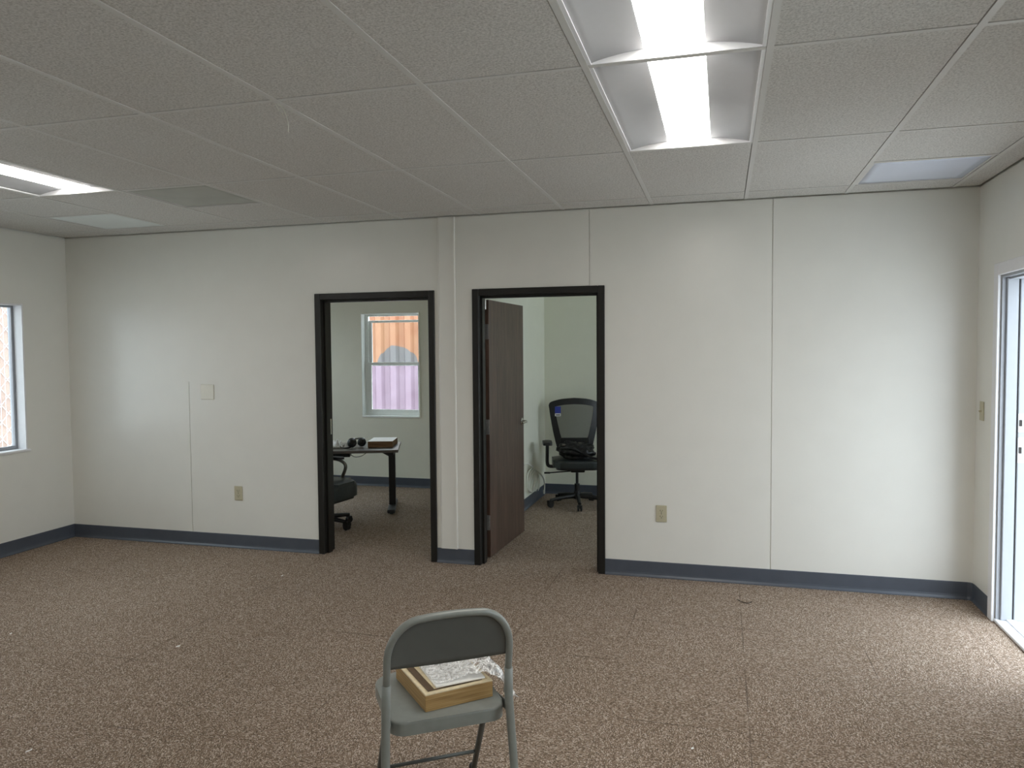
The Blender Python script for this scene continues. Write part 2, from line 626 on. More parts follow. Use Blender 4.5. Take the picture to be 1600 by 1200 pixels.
# ceiling: lay-in tiles between tees
XG = [-5.297, -4.655, -4.055, -3.455, -2.855, -2.255, -1.655, -1.055, -.455, .145, .745, 1.345, 1.487]
YG = [5.195] + [4.97 - 1.175 * k for k in range(7)] + [YF + .01]
YG = YG[::-1]
lights = {(-.455, 2.62), (-.455, 1.445), (-4.055, 2.62), (-.455, -.905), (-4.055, -.905)}
halves = {(-3.455, 3.795): 4.383, (-4.655, 3.795): None, (.745, 3.795): None}
def near(a, S_):
    for k in S_:
        if abs(k[0] - a[0]) < .01 and abs(k[1] - a[1]) < .01:
            return k
    return None
ct = MB()
cg = MB()
for i in range(len(XG) - 1):
    for j in range(len(YG) - 1):
        x0, x1, y0, y1 = XG[i], XG[i + 1], YG[j], YG[j + 1]
        if near((x0, y0), lights):
            continue
        h = near((x0, y0), halves)
        if h:
            if halves[h]:
                y0 = 4.383       # panel takes the near half of the cell
            else:
                y1 = 4.383       # panel takes the far half
            cg.box(x0, x1, 4.383 - .010, 4.383 + .011, ZC - .0015, ZC + .012)
        ct.box(x0 + (.006 if i == 0 else .002), x1 - (.006 if i == len(XG) - 2 else .0140), y0 + .002, y1 - (.005 if j == len(YG) - 2 else .0140), ZC, ZC + .016)
ct.box(XL - .1, XR + .1, YB + WT, YO, ZC, ZC + .03)          # offices
ce = tag(ct.build('ceiling', M['tile']), 'grey textured lay-in tile ceiling over the room', 'ceiling', kind=S)
for x in XG[1:-1]:
    cg.box(x - .011, x + .012, YF, YB - .006, ZC - .003, ZC + .03)
for y in YG[1:-1]:
    for i in range(len(XG) - 1):
        cg.box(XG[i] + .012, XG[i + 1] - .012, y - .010, y + .011, ZC - .0015, ZC + .03)
cg.build('ceiling_grid', M['grid'], ce)
b = MB()
b.box(XL - .14, XR + .16, YF - .12, YO + .14, ZT, ZT + .1)
tag(b.build('roof', M['roof']), 'flat roof deck hidden above the hung ceiling', 'roof', kind=S)

# vinyl cove base, profile: (distance from wall, height)
COVE = [(0, 0), (.014, 0), (.013, .006), (.006, .018), (.004, .03), (.004, .104), (.0025, .108), (0, .108)]
def cove(mb, p0, p1, nrm):
    p0, p1, nrm = Vector(p0), Vector(p1), Vector(nrm)
    A = [mb.bm.verts.new(p0 + nrm * d + Vector((0, 0, z))) for d, z in COVE]
    Bv = [mb.bm.verts.new(p1 + nrm * d + Vector((0, 0, z))) for d, z in COVE]
    n = len(COVE)
    for k in range(n):
        mb.bm.faces.new((A[k], A[(k + 1) % n], Bv[(k + 1) % n], Bv[k]))
    mb.bm.faces.new(A)
    mb.bm.faces.new(list(reversed(Bv)))
b = MB(); cove(b, (XL, YB, 0), (D1[0], YB, 0), (0, -1, 0))
tag(b.build('baseboard_back', M['base_vinyl']), 'blue-grey vinyl base left of the left doorway', 'baseboard', kind=S)
b = MB(); cove(b, (D1[1], YB, 0), (D2[0], YB, 0), (0, -1, 0))
tag(b.build('baseboard_back_middle', M['base_vinyl']), 'short blue-grey vinyl base between the two doorways', 'baseboard', kind=S)
b = MB(); cove(b, (D2[1], YB, 0), (XR - .03, YB, 0), (0, -1, 0))
pr = [(XR - .03, YB), (XR - .012, YB - .006), (XR - .004, YB - .018), (XR, YB - .045)]
for k in range(3):
    q0, q1 = pr[k], pr[k + 1]
    d = Vector((q1[0] - q0[0], q1[1] - q0[1], 0)).normalized()
    cove(b, (q0[0], q0[1], 0), (q1[0], q1[1], 0), (d.y, -d.x, 0))
cove(b, (XR, YB - .045, 0), (XR, D3[1] + .068, 0), (-1, 0, 0))
tag(b.build('baseboard_right', M['base_vinyl']), 'blue-grey vinyl base from the right doorway round the right corner', 'baseboard', kind=S)
b = MB(); cove(b, (XL, YF, 0), (XL, YB - .004, 0), (1, 0, 0))
tag(b.build('baseboard_left', M['base_vinyl']), 'blue-grey vinyl base under the left window', 'baseboard', kind=S)
b = MB(); cove(b, (XL, YO, 0), (-1.94, YO, 0), (0, -1, 0))
tag(b.build('baseboard_office_left', M['base_vinyl']), 'dark vinyl base on the far wall of the office with the desk', 'baseboard', kind=S)
b = MB(); cove(b, (-1.84, YO, 0), (XR, YO, 0), (0, -1, 0)); cove(b, (-1.84, YB + WT, 0), (-1.84, YO, 0), (1, 0, 0))
tag(b.build('baseboard_office_right', M['base_vinyl']), 'dark vinyl base in the corner behind the mesh-back chair', 'baseboard', kind=S)

# column cover between the doors
b = MB()
b.prism([(-1.982, YB), (-1.976, YB - .010), (-1.966, YB - .0145), (-1.862, YB - .0145), (-1.862, YB - .020), (-1.852, YB - .020), (-1.848, YB - .016), (-1.848, YB)], .108, ZC - .009)
tag(b.build('trim_1', M['wall']), 'tall raised white cover strip on the wall between the two doorways', 'trim', kind=S)


# ------------------------------------------------------------------- door frames
def steel_frame(mb, D, stop_y):
    x0, x1, zt = D
    y0, y1 = YB - .012, YB + WT + .012
    for (xa, xb) in ((x0, x0 + FW), (x1 - FW, x1)):
        mb.box(xa, xb, y0, y1, 0, zt, .003, 1)
    mb.box(x0 + FW, x1 - FW, y0, y1, zt - FW, zt, .003, 1)
    # door stop
    for (xa, xb) in ((x0 + FW, x0 + FW + .015), (x1 - FW - .015, x1 - FW)):
        mb.box(xa, xb, stop_y, stop_y + .055, 0, zt - FW)
    mb.box(x0 + FW, x1 - FW, stop_y, stop_y + .055, zt - FW - .015, zt - FW)


d1 = thing('door_1', 'left black-framed doorway looking into the office with the desk', 'doorway', (0, 0, 0), kind=S)
b = MB(); steel_frame(b, D1, YB + .035); b.build('door_frame', M['black_frame'], d1)
b = MB()
b.box(D1[0] + FW, D1[0] + FW + .0022, YB + .100, YB + .13, .91, 1.03)
b.box(D1[0] + FW, D1[0] + FW + .006, YB + .094, YB + .101, .945, .995)
b.build('strike_plate', M['steel'], d1)

d2 = thing('door_2', 'right black-framed doorway with the dark brown door swung open inside', 'doorway', (0, 0, 0), kind=S)
b = MB(); steel_frame(b, D2, YB + .035); b.build('door_frame', M['black_frame'], d2)
b = MB()
b.box(D2[0] + FW + .001, D2[0] + FW + .018, YB + .105, YB + .125, 1.85, 1.92, .004)
b.build('closer_arm_bracket', M['steel'], d2)
# leaf: hinged at the left jamb, swung a little short of square to the wall
leaf_piv = Vector((D2[0] + FW + .004, YB + WT + .022, 0))
leaf = link_obj('door_leaf', None, d2)
LW, LT, LH = .862, .044, 1.925
bm_ = MB()
bm_.box(0, LT, .006, LW, .012, LH, .0015, 1)
bpy.data.objects.remove(leaf)
leaf = bm_.build('door_leaf', M['walnut'], d2)
leaf.location = (leaf_piv.x - .030, leaf_piv.y + .012, 0)
leaf.rotation_euler = (0, 0, math.radians(-2.6))
for zc in (1.69, .985, .27):
    h = MB()
    h.box(.004, .042, .0035, .0065, zc - .056, zc + .056, .003, 1)
    h.tube([(.0, -.001, zc - .056), (.0, -.001, zc + .056)], .0065, 10)
    for k in (-.036, 0, .036):
        h.tube([(.016 if k else .03, .0025, zc + k), (.016 if k else .03, .004, zc + k)], .004, 8)
    h.build('hinge', M['hinge'], leaf, smooth='auto')
lv = MB()
for sx, fx in ((1, LT), (-1, 0)):
    yb, zb = LW - .06, .955
    lv.lathe([(.030, 0), (.031, .004), (.027, .009), (.012, .011), (.011, .045), (.0, .047)], (fx, yb, zb), 20, Matrix.Rotation(sx * PI / 2, 4, 'Y'))
    lv.tube(smooth_path([(fx + sx * .040, yb + .004, zb), (fx + sx * .046, yb - .02, zb), (fx + sx * .046, yb - .07, zb - .001), (fx + sx * .044, yb - .115, zb - .004)], 5), .0085, 10)
lv.box(.012, .032, LW - .0005, LW + .0015, .93, .985)
lv.build('lever_handle', M['steel'], leaf, smooth='auto')

# ------------------------------------------------------------------- window 1 (office)
w1 = thing('window_1', 'white single-hung window above the desk, orange and lilac outside', 'window', (0, 0, 0), kind=S)
x0, x1, z0, z1 = W1
b = MB()
yo = YO + .085
# drywall-return liner and thin casing bead
for (xa, xb, za, zb) in ((x0 - .012, x0, z0 - .012, z1 + .012), (x1, x1 + .012, z0 - .012, z1 + .012), (x0, x1, z1, z1 + .012), (x0, x1, z0 - .012, z0)):
    b.box(xa, xb, YO - .008, YO + .02, za, zb)
b.build('window_trim', M['wall_office'], w1)
b = MB()
for (xa, xb, za, zb) in ((x0, x0 + .005, z0 + .002, z1), (x1 - .005, x1, z0 + .002, z1), (x0 + .005, x1 - .005, z1 - .005, z1)):
    b.box(xa, xb, YO - .006, yo, za, zb)
b.build('window_liner', M['vinyl_white'], w1)
b = MB()
b.box(x0, x0 + .045, yo, yo + .04, z0, z1)
b.box(x1 - .03, x1, yo, yo + .04, z0, z1)
b.box(x0 + .045, x1 - .03, yo, yo + .04, z0, z0 + .035)
b.box(x0 + .045, x1 - .03, yo, yo + .04, z1 - .03, z1)
b.build('window_frame', M['vinyl_white'], w1)
zm = 1.395
for nm, za, zb, yy in (('upper_sash', zm - .012, z1 - .075, yo + .022), ('lower_sash', z0 + .035, zm + .028, yo - .004)):
    b = MB()
    xa, xb = x0 + .046, x1 - .031
    t = .034
    b.box(xa, xa + t, yy, yy + .022, za, zb, .003, 1)
    b.box(xb - t * .6, xb, yy, yy + .022, za, zb, .003, 1)
    b.box(xa + t, xb - t * .6, yy, yy + .022, za, za + t, .003, 1)
    b.box(xa + t, xb - t * .6, yy, yy + .022, zb - t * .8, zb, .003, 1)
    sash = b.build(nm, M['vinyl_white'], w1)
    b = MB(); b.box(xa + t - .004, xb - t * .6 + .004, yy + .009, yy + .013, za + t - .004, zb - t * .8 + .004)
    b.build('pane', M['glass'], sash)
b = MB()
b.box(x0, x1, YO - .012, yo, z0 - .02, z0 + .002, .003, 1)
b.build('window_sill', M['vinyl_white'], w1)

# ------------------------------------------------------------------- window 2 (left wall)
w2 = thing('window_2', 'aluminium window in the left wall with a chain-link fence outside', 'window', (0, 0, 0), kind=S)
y0, y1, z0, z1 = W2
b = MB()
b.box(XL - .085, XL - .001, y1 - .012, y1 - .0005, z0, z1)
b.box(XL - .085, XL - .001, y0 + .0005, y0 + .012, z0, z1)
b.box(XL - .085, XL - .001, y0 + .012, y1 - .012, z1 - .012, z1 - .0005)
b.build('window_trim', M['white_paint'], w2)
b = MB()
b.box(XL - .085, XL + .012, y0 - .02, y1 + .022, z0 - .018, z0 + .002, .004, 1)
b.build('window_sill', M['white_paint'], w2)
b = MB()
xa, xb = XL - .12, XL - .086
for (ya, yb, za, zb) in ((y1 - .030, y1, z0, z1), (y0, y0 + .030, z0, z1), (y0 + .030, y1 - .030, z0, z0 + .028), (y0 + .030, y1 - .030, z1 - .028, z1), ((y0 + y1) / 2 - .02, (y0 + y1) / 2 + .02, z0 + .028, z1 - .028)):
    b.box(xa, xb, ya, yb, za, zb, .004, 1)
    b.box(xa - .012, xa + .004, ya + .006, yb - .006, za + .004, zb - .004)
b.build('window_frame', M['alu_mill'], w2)
b = MB()
b.box(XL - .11, XL - .105, y0 + .025, y1 - .025, z0 + .024, z1 - .024)
b.build('pane', M['glass'], w2)

# ------------------------------------------------------------------- unseen windows: main-room ones added for daylight, office ones widened
names_ = ['window behind the viewer in the left wall', 'window in the left wall level with the viewer', 'window in the outer left side of the office with the desk',
          'window behind the viewer in the right wall', 'window in the right wall between the viewer and the exterior doorway', 'window in the outer right side of the office with the mesh-back chair']
for k, (xo, (y0, y1, z0, z1)) in enumerate([(XL - .11, q) for q in WL] + [(XR + .06, q) for q in WR]):
    wk = thing('window_%d' % (3 + k), names_[k], 'window', (0, 0, 0), kind=S)
    b = MB()
    for (ya, yb, za, zb) in ((y1 - .045, y1, z0, z1), (y0, y0 + .045, z0, z1), (y0 + .045, y1 - .045, z0, z0 + .04), (y0 + .045, y1 - .045, z1 - .04, z1), ((y0 + y1) / 2 - .02, (y0 + y1) / 2 + .02, z0 + .04, z1 - .04)):
        b.box(xo, xo + .05, ya, yb, za, zb, .004, 1)
    b.build('window_frame', M['alu_dark'], wk)
    b = MB(); b.box(xo + .022, xo + .027, y0 + .04, y1 - .04, z0 + .03, z1 - .03)
    b.build('pane', M['glass'], wk)

# ------------------------------------------------------------------- door 3 (exterior, open)
d3 = thing('door_3', 'white-framed exterior doorway standing open at the right edge', 'doorway', (0, 0, 0), kind=S)
y0, y1, zt = D3
b = MB()
b.box(XR - .016, XR, y1 - .004, y1 + .064, 0, zt + .064, .003, 1)
b.box(XR - .016, XR, y0 - .064, y0 + .004, 0, zt + .064, .003, 1)
b.box(XR - .016, XR, y0 + .004, y1 - .004, zt - .004, zt + .064, .003, 1)
b.build('door_casing', M['white_paint'], d3)
b = MB()
b.box(XR + .003, XR + .150, y1 - .018, y1, 0, zt)
b.box(XR + .022, XR + .078, y1 - .036, y1 - .018, .02, zt - .018, .003, 1)     # inner jamb face
b.box(XR + .086, XR + .150, y1 - .036, y1 - .018, .02, zt - .018, .003, 1)     # outer jamb face beyond the weather strip
b.box(XR + .003, XR + .150, y0, y0 + .018, 0, zt)
b.box(XR + .022, XR + .150, y0 + .018, y0 + .034, .02, zt - .018)
b.box(XR + .003, XR + .150, y0 + .018, y1 - .018, zt - .018, zt)
b.box(XR + .030, XR + .150, y0 + .034, y1 - .036, zt - .03, zt - .018)
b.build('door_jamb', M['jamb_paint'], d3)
b = MB()
b.box(XR + .077, XR + .087, y1 - .030, y1 - .018, .02, zt - .02)
b.box(XR + .077, XR + .087, y0 + .018, y0 + .028, .02, zt - .02)
b.build('weather_strip', M['rubber'], d3)
for zc, hh in ((1.131, .052), (.980, .07)):
    b = MB(); b.box(XR + .087, XR + .118, y1 - .0385, y1 - .0355, zc - hh, zc + hh, .002, 1)
    sp = b.build('strike_plate', M['white_paint'], d3)
    b = MB(); b.prism(rrect(XR + .091, XR + .106, zc - .018, zc + .018, .003), 0, .002, Matrix.Translation((0, y1 - .0384, 0)) @ Matrix.Rotation(PI / 2, 4, 'X'))
    b.build('strike_hole', M['slot'], sp)
b = MB()
b.box(XR - .004, XR + .17, y0 + .002, y1 - .002, 0, .02, .004, 1)
b.box(XR + .05, XR + .10, y0 + .002, y1 - .002, .02, .028, .003, 1)
b.build('threshold', M['white_paint'], d3)

# ------------------------------------------------------------------- wall plates
def duplex(name, label, x, z):
    t = thing(name, label, 'outlet', (x, YB, z), group='duplex outlets on the back wall')
    b = MB(); b.box(-.036, .036, -.006, -.0003, -.057, .057, .0035, 2)
    b.build('cover_plate', M['beige'], t)
    for s in (-1, 1):
        f = MB(); f.prism(rrect(-.017, .017, s * .0195 - .014, s * .0195 + .014, .008), .006, .008, Matrix.Rotation(PI / 2, 4, 'X'))
        fo = f.build('receptacle', M['beige'], t)
        q = MB()
        q.box(-.0085, -.006, -.0086, -.0078, s * .0195 - .002, s * .0195 + .008)
        q.box(.006, .0085, -.0086, -.0078, s * .0195 - .001, s * .0195 + .007)
        q.box(-.0025, .0025, -.0086, -.0078, s * .0195 - .010, s * .0195 - .005)
        q.build('slot', M['slot'], fo)
    q = MB(); q.lathe([(.003, 0), (.003, .0012), (0, .0018)], (0, -.006, 0), 10, Matrix.Rotation(PI / 2, 4, 'X'))
    q.build('screw', M['slot'], t)
duplex('wall_outlet', 'beige duplex outlet below the blank white plate, left of the doorways', -3.684, .438)
duplex('wall_outlet', 'beige duplex outlet right of the brown-door doorway', -.390, .440)

t = thing('blank_wall_plate', 'square blank white cover plate on the left part of the back wall', 'wall plate', (-3.947, YB, 1.239))
b = MB(); b.box(-.061, .061, -.007, -.0003, -.061, .061, .004, 2); b.build('cover_plate', M['plate_white'], t)

t = thing('light_switch', 'beige toggle light switch beside the open exterior doorway', 'light switch', (XR, 5.082, 1.172))
b = MB(); b.box(-.006, -.0003, -.036, .036, -.057, .057, .0035, 2); b.build('cover_plate', M['beige'], t)
b = MB(); b.box(-.019, -.004, -.005, .005, -.004, .008, .002, 1, Matrix.Rotation(math.radians(-14), 4, 'Y')); b.build('toggle', M['beige'], t)


# ------------------------------------------------------------------- ceiling lights
def troffer(x0, y0, label):
    x1, y1 = x0 + .6, y0 + 1.175
    m = .0125
    t = thing('ceiling_light', label, 'ceiling light', ((x0 + x1) / 2, (y0 + y1) / 2, ZC), group='lay-in strip lights in the ceiling')
    hx, hy = .3 - m, .5875 - m
    prof = []
    for k in range(17):
        s = -1 + 2 * k / 16
        prof.append((s * hx, .003 + .034 * (1 - abs(s) ** 2.4)))
    b = MB()
    b.grid(lambda u, v: Vector((prof[round(u * 16)][0], -hy + v * 2 * hy, prof[round(u * 16)][1])), 16, 1)
    b.build('reflector', M['reflector'], t, smooth=True, solid=.002, recalc=False)
    for s in (-1, 1):
        e = MB()
        ya, yb = (hy - .003, hy) if s > 0 else (-hy, -hy + .003)
        n = len(prof)
        A = [e.bm.verts.new((p[0], ya, p[1] + .001)) for p in prof] + [e.bm.verts.new((hx, ya, 0)), e.bm.verts.new((-hx, ya, 0))]
        B2 = [e.bm.verts.new((v.co.x, yb, v.co.z)) for v in A]
        e.bm.faces.new(A); e.bm.faces.new(list(reversed(B2)))
        for k in range(len(A)):
            k2 = (k + 1) % len(A)
            e.bm.faces.new((A[k], A[k2], B2[k2], B2[k]))
        e.build('end_plate', M['white_paint'], t)
    b = MB()
    lw = .098
    def ln(u, v):
        s = -1 + 2 * u
        return Vector((s * lw, (-hy + .004) + v * 2 * (hy - .004), .0335 - .006 * math.sqrt(max(0, 1 - s * s * .98))))
    b.grid(ln, 14, 1)
    b.build('lens', M['lens'], t, smooth=True, recalc=False)
    b = MB()
    for (xa, xb, ya, yb) in ((-hx - .001, -hx + .012, -hy, hy), (hx - .012, hx + .001, -hy, hy)):
        b.box(xa, xb, ya, yb, -.001, .005)
    b.build('frame', M['white_paint'], t)
    b = MB(); b.box(-hx, hx, -hy, hy, .042, .10); b.build('housing', M['grid'], t)


troffer(-.455, 2.62, 'lit strip light in the ceiling, farther one of the pair nearest the brown door')
troffer(-.455, 1.445, 'lit strip light cut off by the top edge, in front of another lit strip light')
troffer(-4.055, 2.62, 'lit strip light in the ceiling near the left window')
troffer(-.455, -.905, 'lit strip light behind the viewer on the side of the exterior doorway')  # this lamp and the next are out of view, added to brighten the room
troffer(-4.055, -.905, 'lit strip light behind the viewer on the side of the left window')

# flat lay-in panels
def lay_in(name, label, x0, y0, mat, cat):
    t = thing(name, label, cat, (x0 + .3, y0 + .2935, ZC), group='half-size panels in the ceiling')
    hx, hy = .286, .279
    b = MB()
    for (xa, xb, ya, yb) in ((-hx, hx, -hy, -hy + .012), (-hx, hx, hy - .012, hy), (-hx, -hx + .012, -hy + .012, hy - .012), (hx - .012, hx, -hy + .012, hy - .012)):
        b.box(xa, xb, ya, yb, 0, .012)
    b.build('frame', M['grid'], t)
    b = MB()
    def fn(u, v):
        s, q = 2 * u - 1, 2 * v - 1
        return Vector((s * (hx - .012), q * (hy - .012), .004 - .006 * (1 - s * s) * (1 - q * q)))
    b.grid(fn, 12, 12)
    b.build('face_panel', mat, t, smooth=True, solid=.003, recalc=False)
    return t
lay_in('ceiling_panel', 'pale bluish square panel in the ceiling above the exterior doorway corner', .745, 4.383, M['lens_off'], 'ceiling panel')
lay_in('ceiling_panel', 'pale grey square panel in the ceiling at the far left corner', -4.655, 4.383, M['pale_panel'], 'ceiling panel')
t = lay_in('return_air_panel', 'darker grey square return air panel in the ceiling beyond the left strip light', -3.455, 3.795, M['return_grey'], 'ceiling panel')

# hanging wire end at a tee joint
t = MB()
t.tube(smooth_path([(-1.665, 2.652, ZC - .004), (-1.655, 2.668, ZC - .012), (-1.640, 2.672, ZC - .045), (-1.632, 2.673, ZC - .085), (-1.634, 2.673, ZC - .108)], 6), .0022, 6)
t.tube(smooth_path([(-1.672, 2.652, ZC - .004), (-1.668, 2.66, ZC - .02), (-1.655, 2.664, ZC - .032), (-1.646, 2.667, ZC - .05)], 5), .0016, 6)
tag(t.build('hanging_wire', M['cable_white'], smooth=True), 'short white wire end hanging from a ceiling grid joint', 'wire')

# ------------------------------------------------------------------- grey folding chair
CA = math.radians(34.3)
cu = Vector((math.cos(CA), math.sin(CA), 0)); cv = Vector((-math.sin(CA), math.cos(CA), 0))
CU, CV = .567, 2.46           # chair centre in chair-aligned axes
cpos = cu * CU + cv * CV
def chair_at(u, v, z):        # chair-aligned absolute (u,v) -> local
    return Vector((u - CU, v - CV, z))
ch = thing('folding_chair', 'grey steel folding chair in the middle of the carpet, seen from behind', 'chair', cpos, CA)
SH = .415
# local axes: x to the chair's right, y forward (away from the camera)
b = MB()
seat_poly = rrect(-.187, .187, -.185, .195, [.075, .075, .055, .055], 8)
b.prism(seat_poly, SH - .043, SH, bevel=.009)
b.build('seat', M['chair_paint'], ch, smooth='auto')
HW = .1925
OX = -.0105           # the bent tube sits a little left of the seat's centre line
RT = .0115
# back tube: inverted U from the sleeves up over the backrest
def back_y(z):
    return -.205 - (z - .50) * .17
zt = .755
arc = []
arc.append((-HW, back_y(.47), .47))
arc.append((-HW, back_y(.60), .60))
n = 12
rx, rz = .105, .125
for k in range(n + 1):
    a = PI - (PI / 2) * k / n
    z = zt - rz + rz * math.sin(a)
    arc.append((-HW + rx + rx * math.cos(a), back_y(z), z))
for k in range(1, 8):
    s = -1 + 2 * k / 8
    arc.append((s * (HW - rx), back_y(zt) - .0 , zt + .004 * (1 - s * s)))
for k in range(n + 1):
    a = PI / 2 - (PI / 2) * k / n
    z = zt - rz + rz * math.sin(a)
    arc.append((HW - rx + rx * math.cos(a), back_y(z), z))
arc.append((HW, back_y(.60), .60)); arc.append((HW, back_y(.47), .47))
arc = [(p[0] + OX, p[1], p[2]) for p in arc]
b = MB(); b.tube(arc, RT, 12)
b.build('back_frame', M['chair_paint'], ch, smooth=True)
# backrest panel, slightly dished, rolled into the tube
def bp(u, v):
    s = -1 + 2 * u
    x = s * (HW - .003)
    # top outline follows the tube
    ax = abs(x)
    if ax > HW - rx:
        q = (ax - (HW - rx)) / rx
        ztop = zt - rz + rz * math.sqrt(max(0, 1 - q * q))
    else:
        ztop = zt
    zbot = .602 - .013 * (1 - s * s)
    ztop = max(ztop, zbot + .02)
    z = zbot + (ztop - zbot) * v
    return Vector((x + OX, back_y(z) + .004 - .0 + .022 * (1 - s * s) * (.4 + .6 * (1 - v)), z))
b = MB(); b.grid(bp, 36, 10)
b.build('backrest', M['chair_dark'], ch, smooth=True, solid=.004)
# rear legs with sleeves
for s in (-1, 1):
    b = MB()
    top = (s * HW, back_y(.545), .545)
    b.tube([(OX + s * (HW + .001), back_y(.555), .555), (OX + s * (HW + .001), back_y(.552), .553), (OX + s * (HW + .003), -.208, .46), (OX + s * (HW + .011), -.232, .24), (OX + s * (HW + .020), -.262, .012)], [.0118, .0138, .0138, .0135, .013], 12)
    leg = b.build('leg', M['chair_paint'], ch, smooth=True)
    b = MB(); b.lathe([(.0165, 0), (.0175, .006), (.0165, .03), (.0145, .034)], (OX + s * (HW + .020), -.262, 0), 14)
    b.build('rubber_foot', M['rubber'], leg, smooth='auto')
# front legs
FL = .172
for s in (-1, 1):
    b = MB()
    b.tube([(s * FL, -.045, .392), (s * FL, .02, .30), (s * (FL + .004), .185, .012)], .0105, 12)
    leg = b.build('leg', M['chair_dark'], ch, smooth=True)
    b = MB(); b.lathe([(.0145, 0), (.0155, .006), (.0145, .028), (.0125, .032)], (s * (FL + .004), .188, 0), 14)
    b.build('rubber_foot', M['rubber'], leg, smooth='auto')
    # hinge bracket under the seat side
    b = MB()
    b.prism([(-.212, .425), (-.198, .436), (-.17, .425), (-.06, .405), (-.05, .385), (-.10, .380), (-.19, .395)], s * .193 - .002, s * .193 + .002, Matrix(((0, 0, 1, 0), (1, 0, 0, 0), (0, 1, 0, 0), (0, 0, 0, 1))))
    b.build('side_bracket', M['chair_paint'], ch)
b = MB(); b.tube([(-FL, .128, .112), (FL, .128, .112)], .0065, 10)
b.build('stretcher', M['chair_dark'], ch, smooth=True)
b = MB(); b.tube([(OX - HW - .010, -.2355, .215), (OX + HW + .010, -.2355, .215)], .007, 10)
b.build('stretcher', M['chair_paint'], ch, smooth=True)

# ------------------------------------------------------------------- things on the folding chair
def on_chair(u, v, z):
    return cu * u + cv * v + Vector((0, 0, z))
# carton: near corner at (.497,2.318) in chair axes, turned 9 degrees
ba = CA + math.radians(8.5)
bx = thing('cardboard_box', 'flat tan cardboard box lying on the seat of the grey folding chair', 'box', on_chair(.497, 2.318, SH), ba, group='flat tan cardboard boxes')
bw, bd, bh = .236, .285, .056
b = MB(); b.box(0, bw, 0, bd, .0005, bh - .004, .0015, 1); b.build('body', M['box_tan'], bx)
b = MB()
for (xa, xb, ya, yb) in ((0, bw, 0, .016), (0, bw, bd - .016, bd), (0, .012, .016, bd - .016), (bw - .012, bw, .016, bd - .016)):
    b.box(xa, xb, ya, yb, bh - .004, bh + .001, .001, 1)
b.build('lid_rim', M['cream'], bx)
b = MB(); b.box(.012, bw - .012, .016, bd - .016, bh - .004, bh - .002); b.build('lid', M['cream'], bx)
B0 = on_chair(.497, 2.318, SH)
def on_box(x, y, z):
    c, s = math.cos(ba), math.sin(ba)
    return Vector((B0.x + c * x - s * y, B0.y + s * x + c * y, B0.z + z))
f = thing('card_folder', 'narrow brown card folder along the left rim of the box on the folding chair', 'folder', on_box(.018, .022, bh - .0019), ba)
b = MB(); b.box(0, .19, 0, .24, 0, .0035, .001, 1); b.build('cover', M['dark_brown'], f)
b = MB(); b.box(.022, .19, .004, .236, .0037, .0052); b.build('inner_sheet', M['cream'], f)
f = thing('booklet', 'white printed booklet on top of the box on the folding chair', 'booklet', on_box(.046, .024, bh + .0036), ba - math.radians(3))
b = MB(); b.box(0, .170, 0, .235, 0, .006, .001, 1); b.build('pages', M['paper'], f)
b = MB()
b.box(.03, .075, .155, .20, .0061, .0066)
b.build('printed_picture', simple('grey_print', srgb(120, 120, 116), .5, var=.3, vscale=60), f)
# crumpled clear wrap over the booklet, spilling past the right side of the box
def wrap(u, v):
    x = .052 + u * .258
    y = .030 + v * .228 - .15 * max(0, u - .45) * (1 - v)
    top = bh + .0130
    edge = 1 - abs(2 * v - 1) ** 2
    z = top + .006 * u * edge
    over = max(0, x - (bw - .03))
    # a loose pillow of film stands over the right rim and falls to the seat beyond it
    z += .036 * math.sin(min(1, max(0, (x - .10) / (bw - .07))) * PI * .55) * (.45 + .55 * edge)
    past = max(0, x - (bw + .004))
    z -= past * past * 21 + past * .05
    p = Vector((x * 18, y * 18, 3.3))
    amp = .3 + .9 * u
    z += (.014 * abs(noise.noise(p * 1.2)) + .012 * abs(noise.noise(p * 2.7)) + .006 * abs(noise.noise(p * 6.1)) - .005) * amp
    x += .010 * noise.noise(p * 1.9 + Vector((5, 1, 2))) * u
    y += .014 * noise.noise(p * 1.7 + Vector((1, 7, 2))) * u
    if y < -.003:
        z += y * 1.1
    return Vector((x, y, max(z, top - .001 if x <= bw + .004 and y >= -.004 else .004)))
pw = MB(); pw.grid(wrap, 80, 64)
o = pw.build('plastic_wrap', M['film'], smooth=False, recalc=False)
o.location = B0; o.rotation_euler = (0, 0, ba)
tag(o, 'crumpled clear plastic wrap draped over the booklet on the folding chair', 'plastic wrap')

# ------------------------------------------------------------------- office with desk
DA = math.radians(21.5)
DZ = .62
corner = Vector((-2.943, 6.617, 0))
dk = thing('desk', 'dark standing desk under the office window', 'desk', corner, DA)
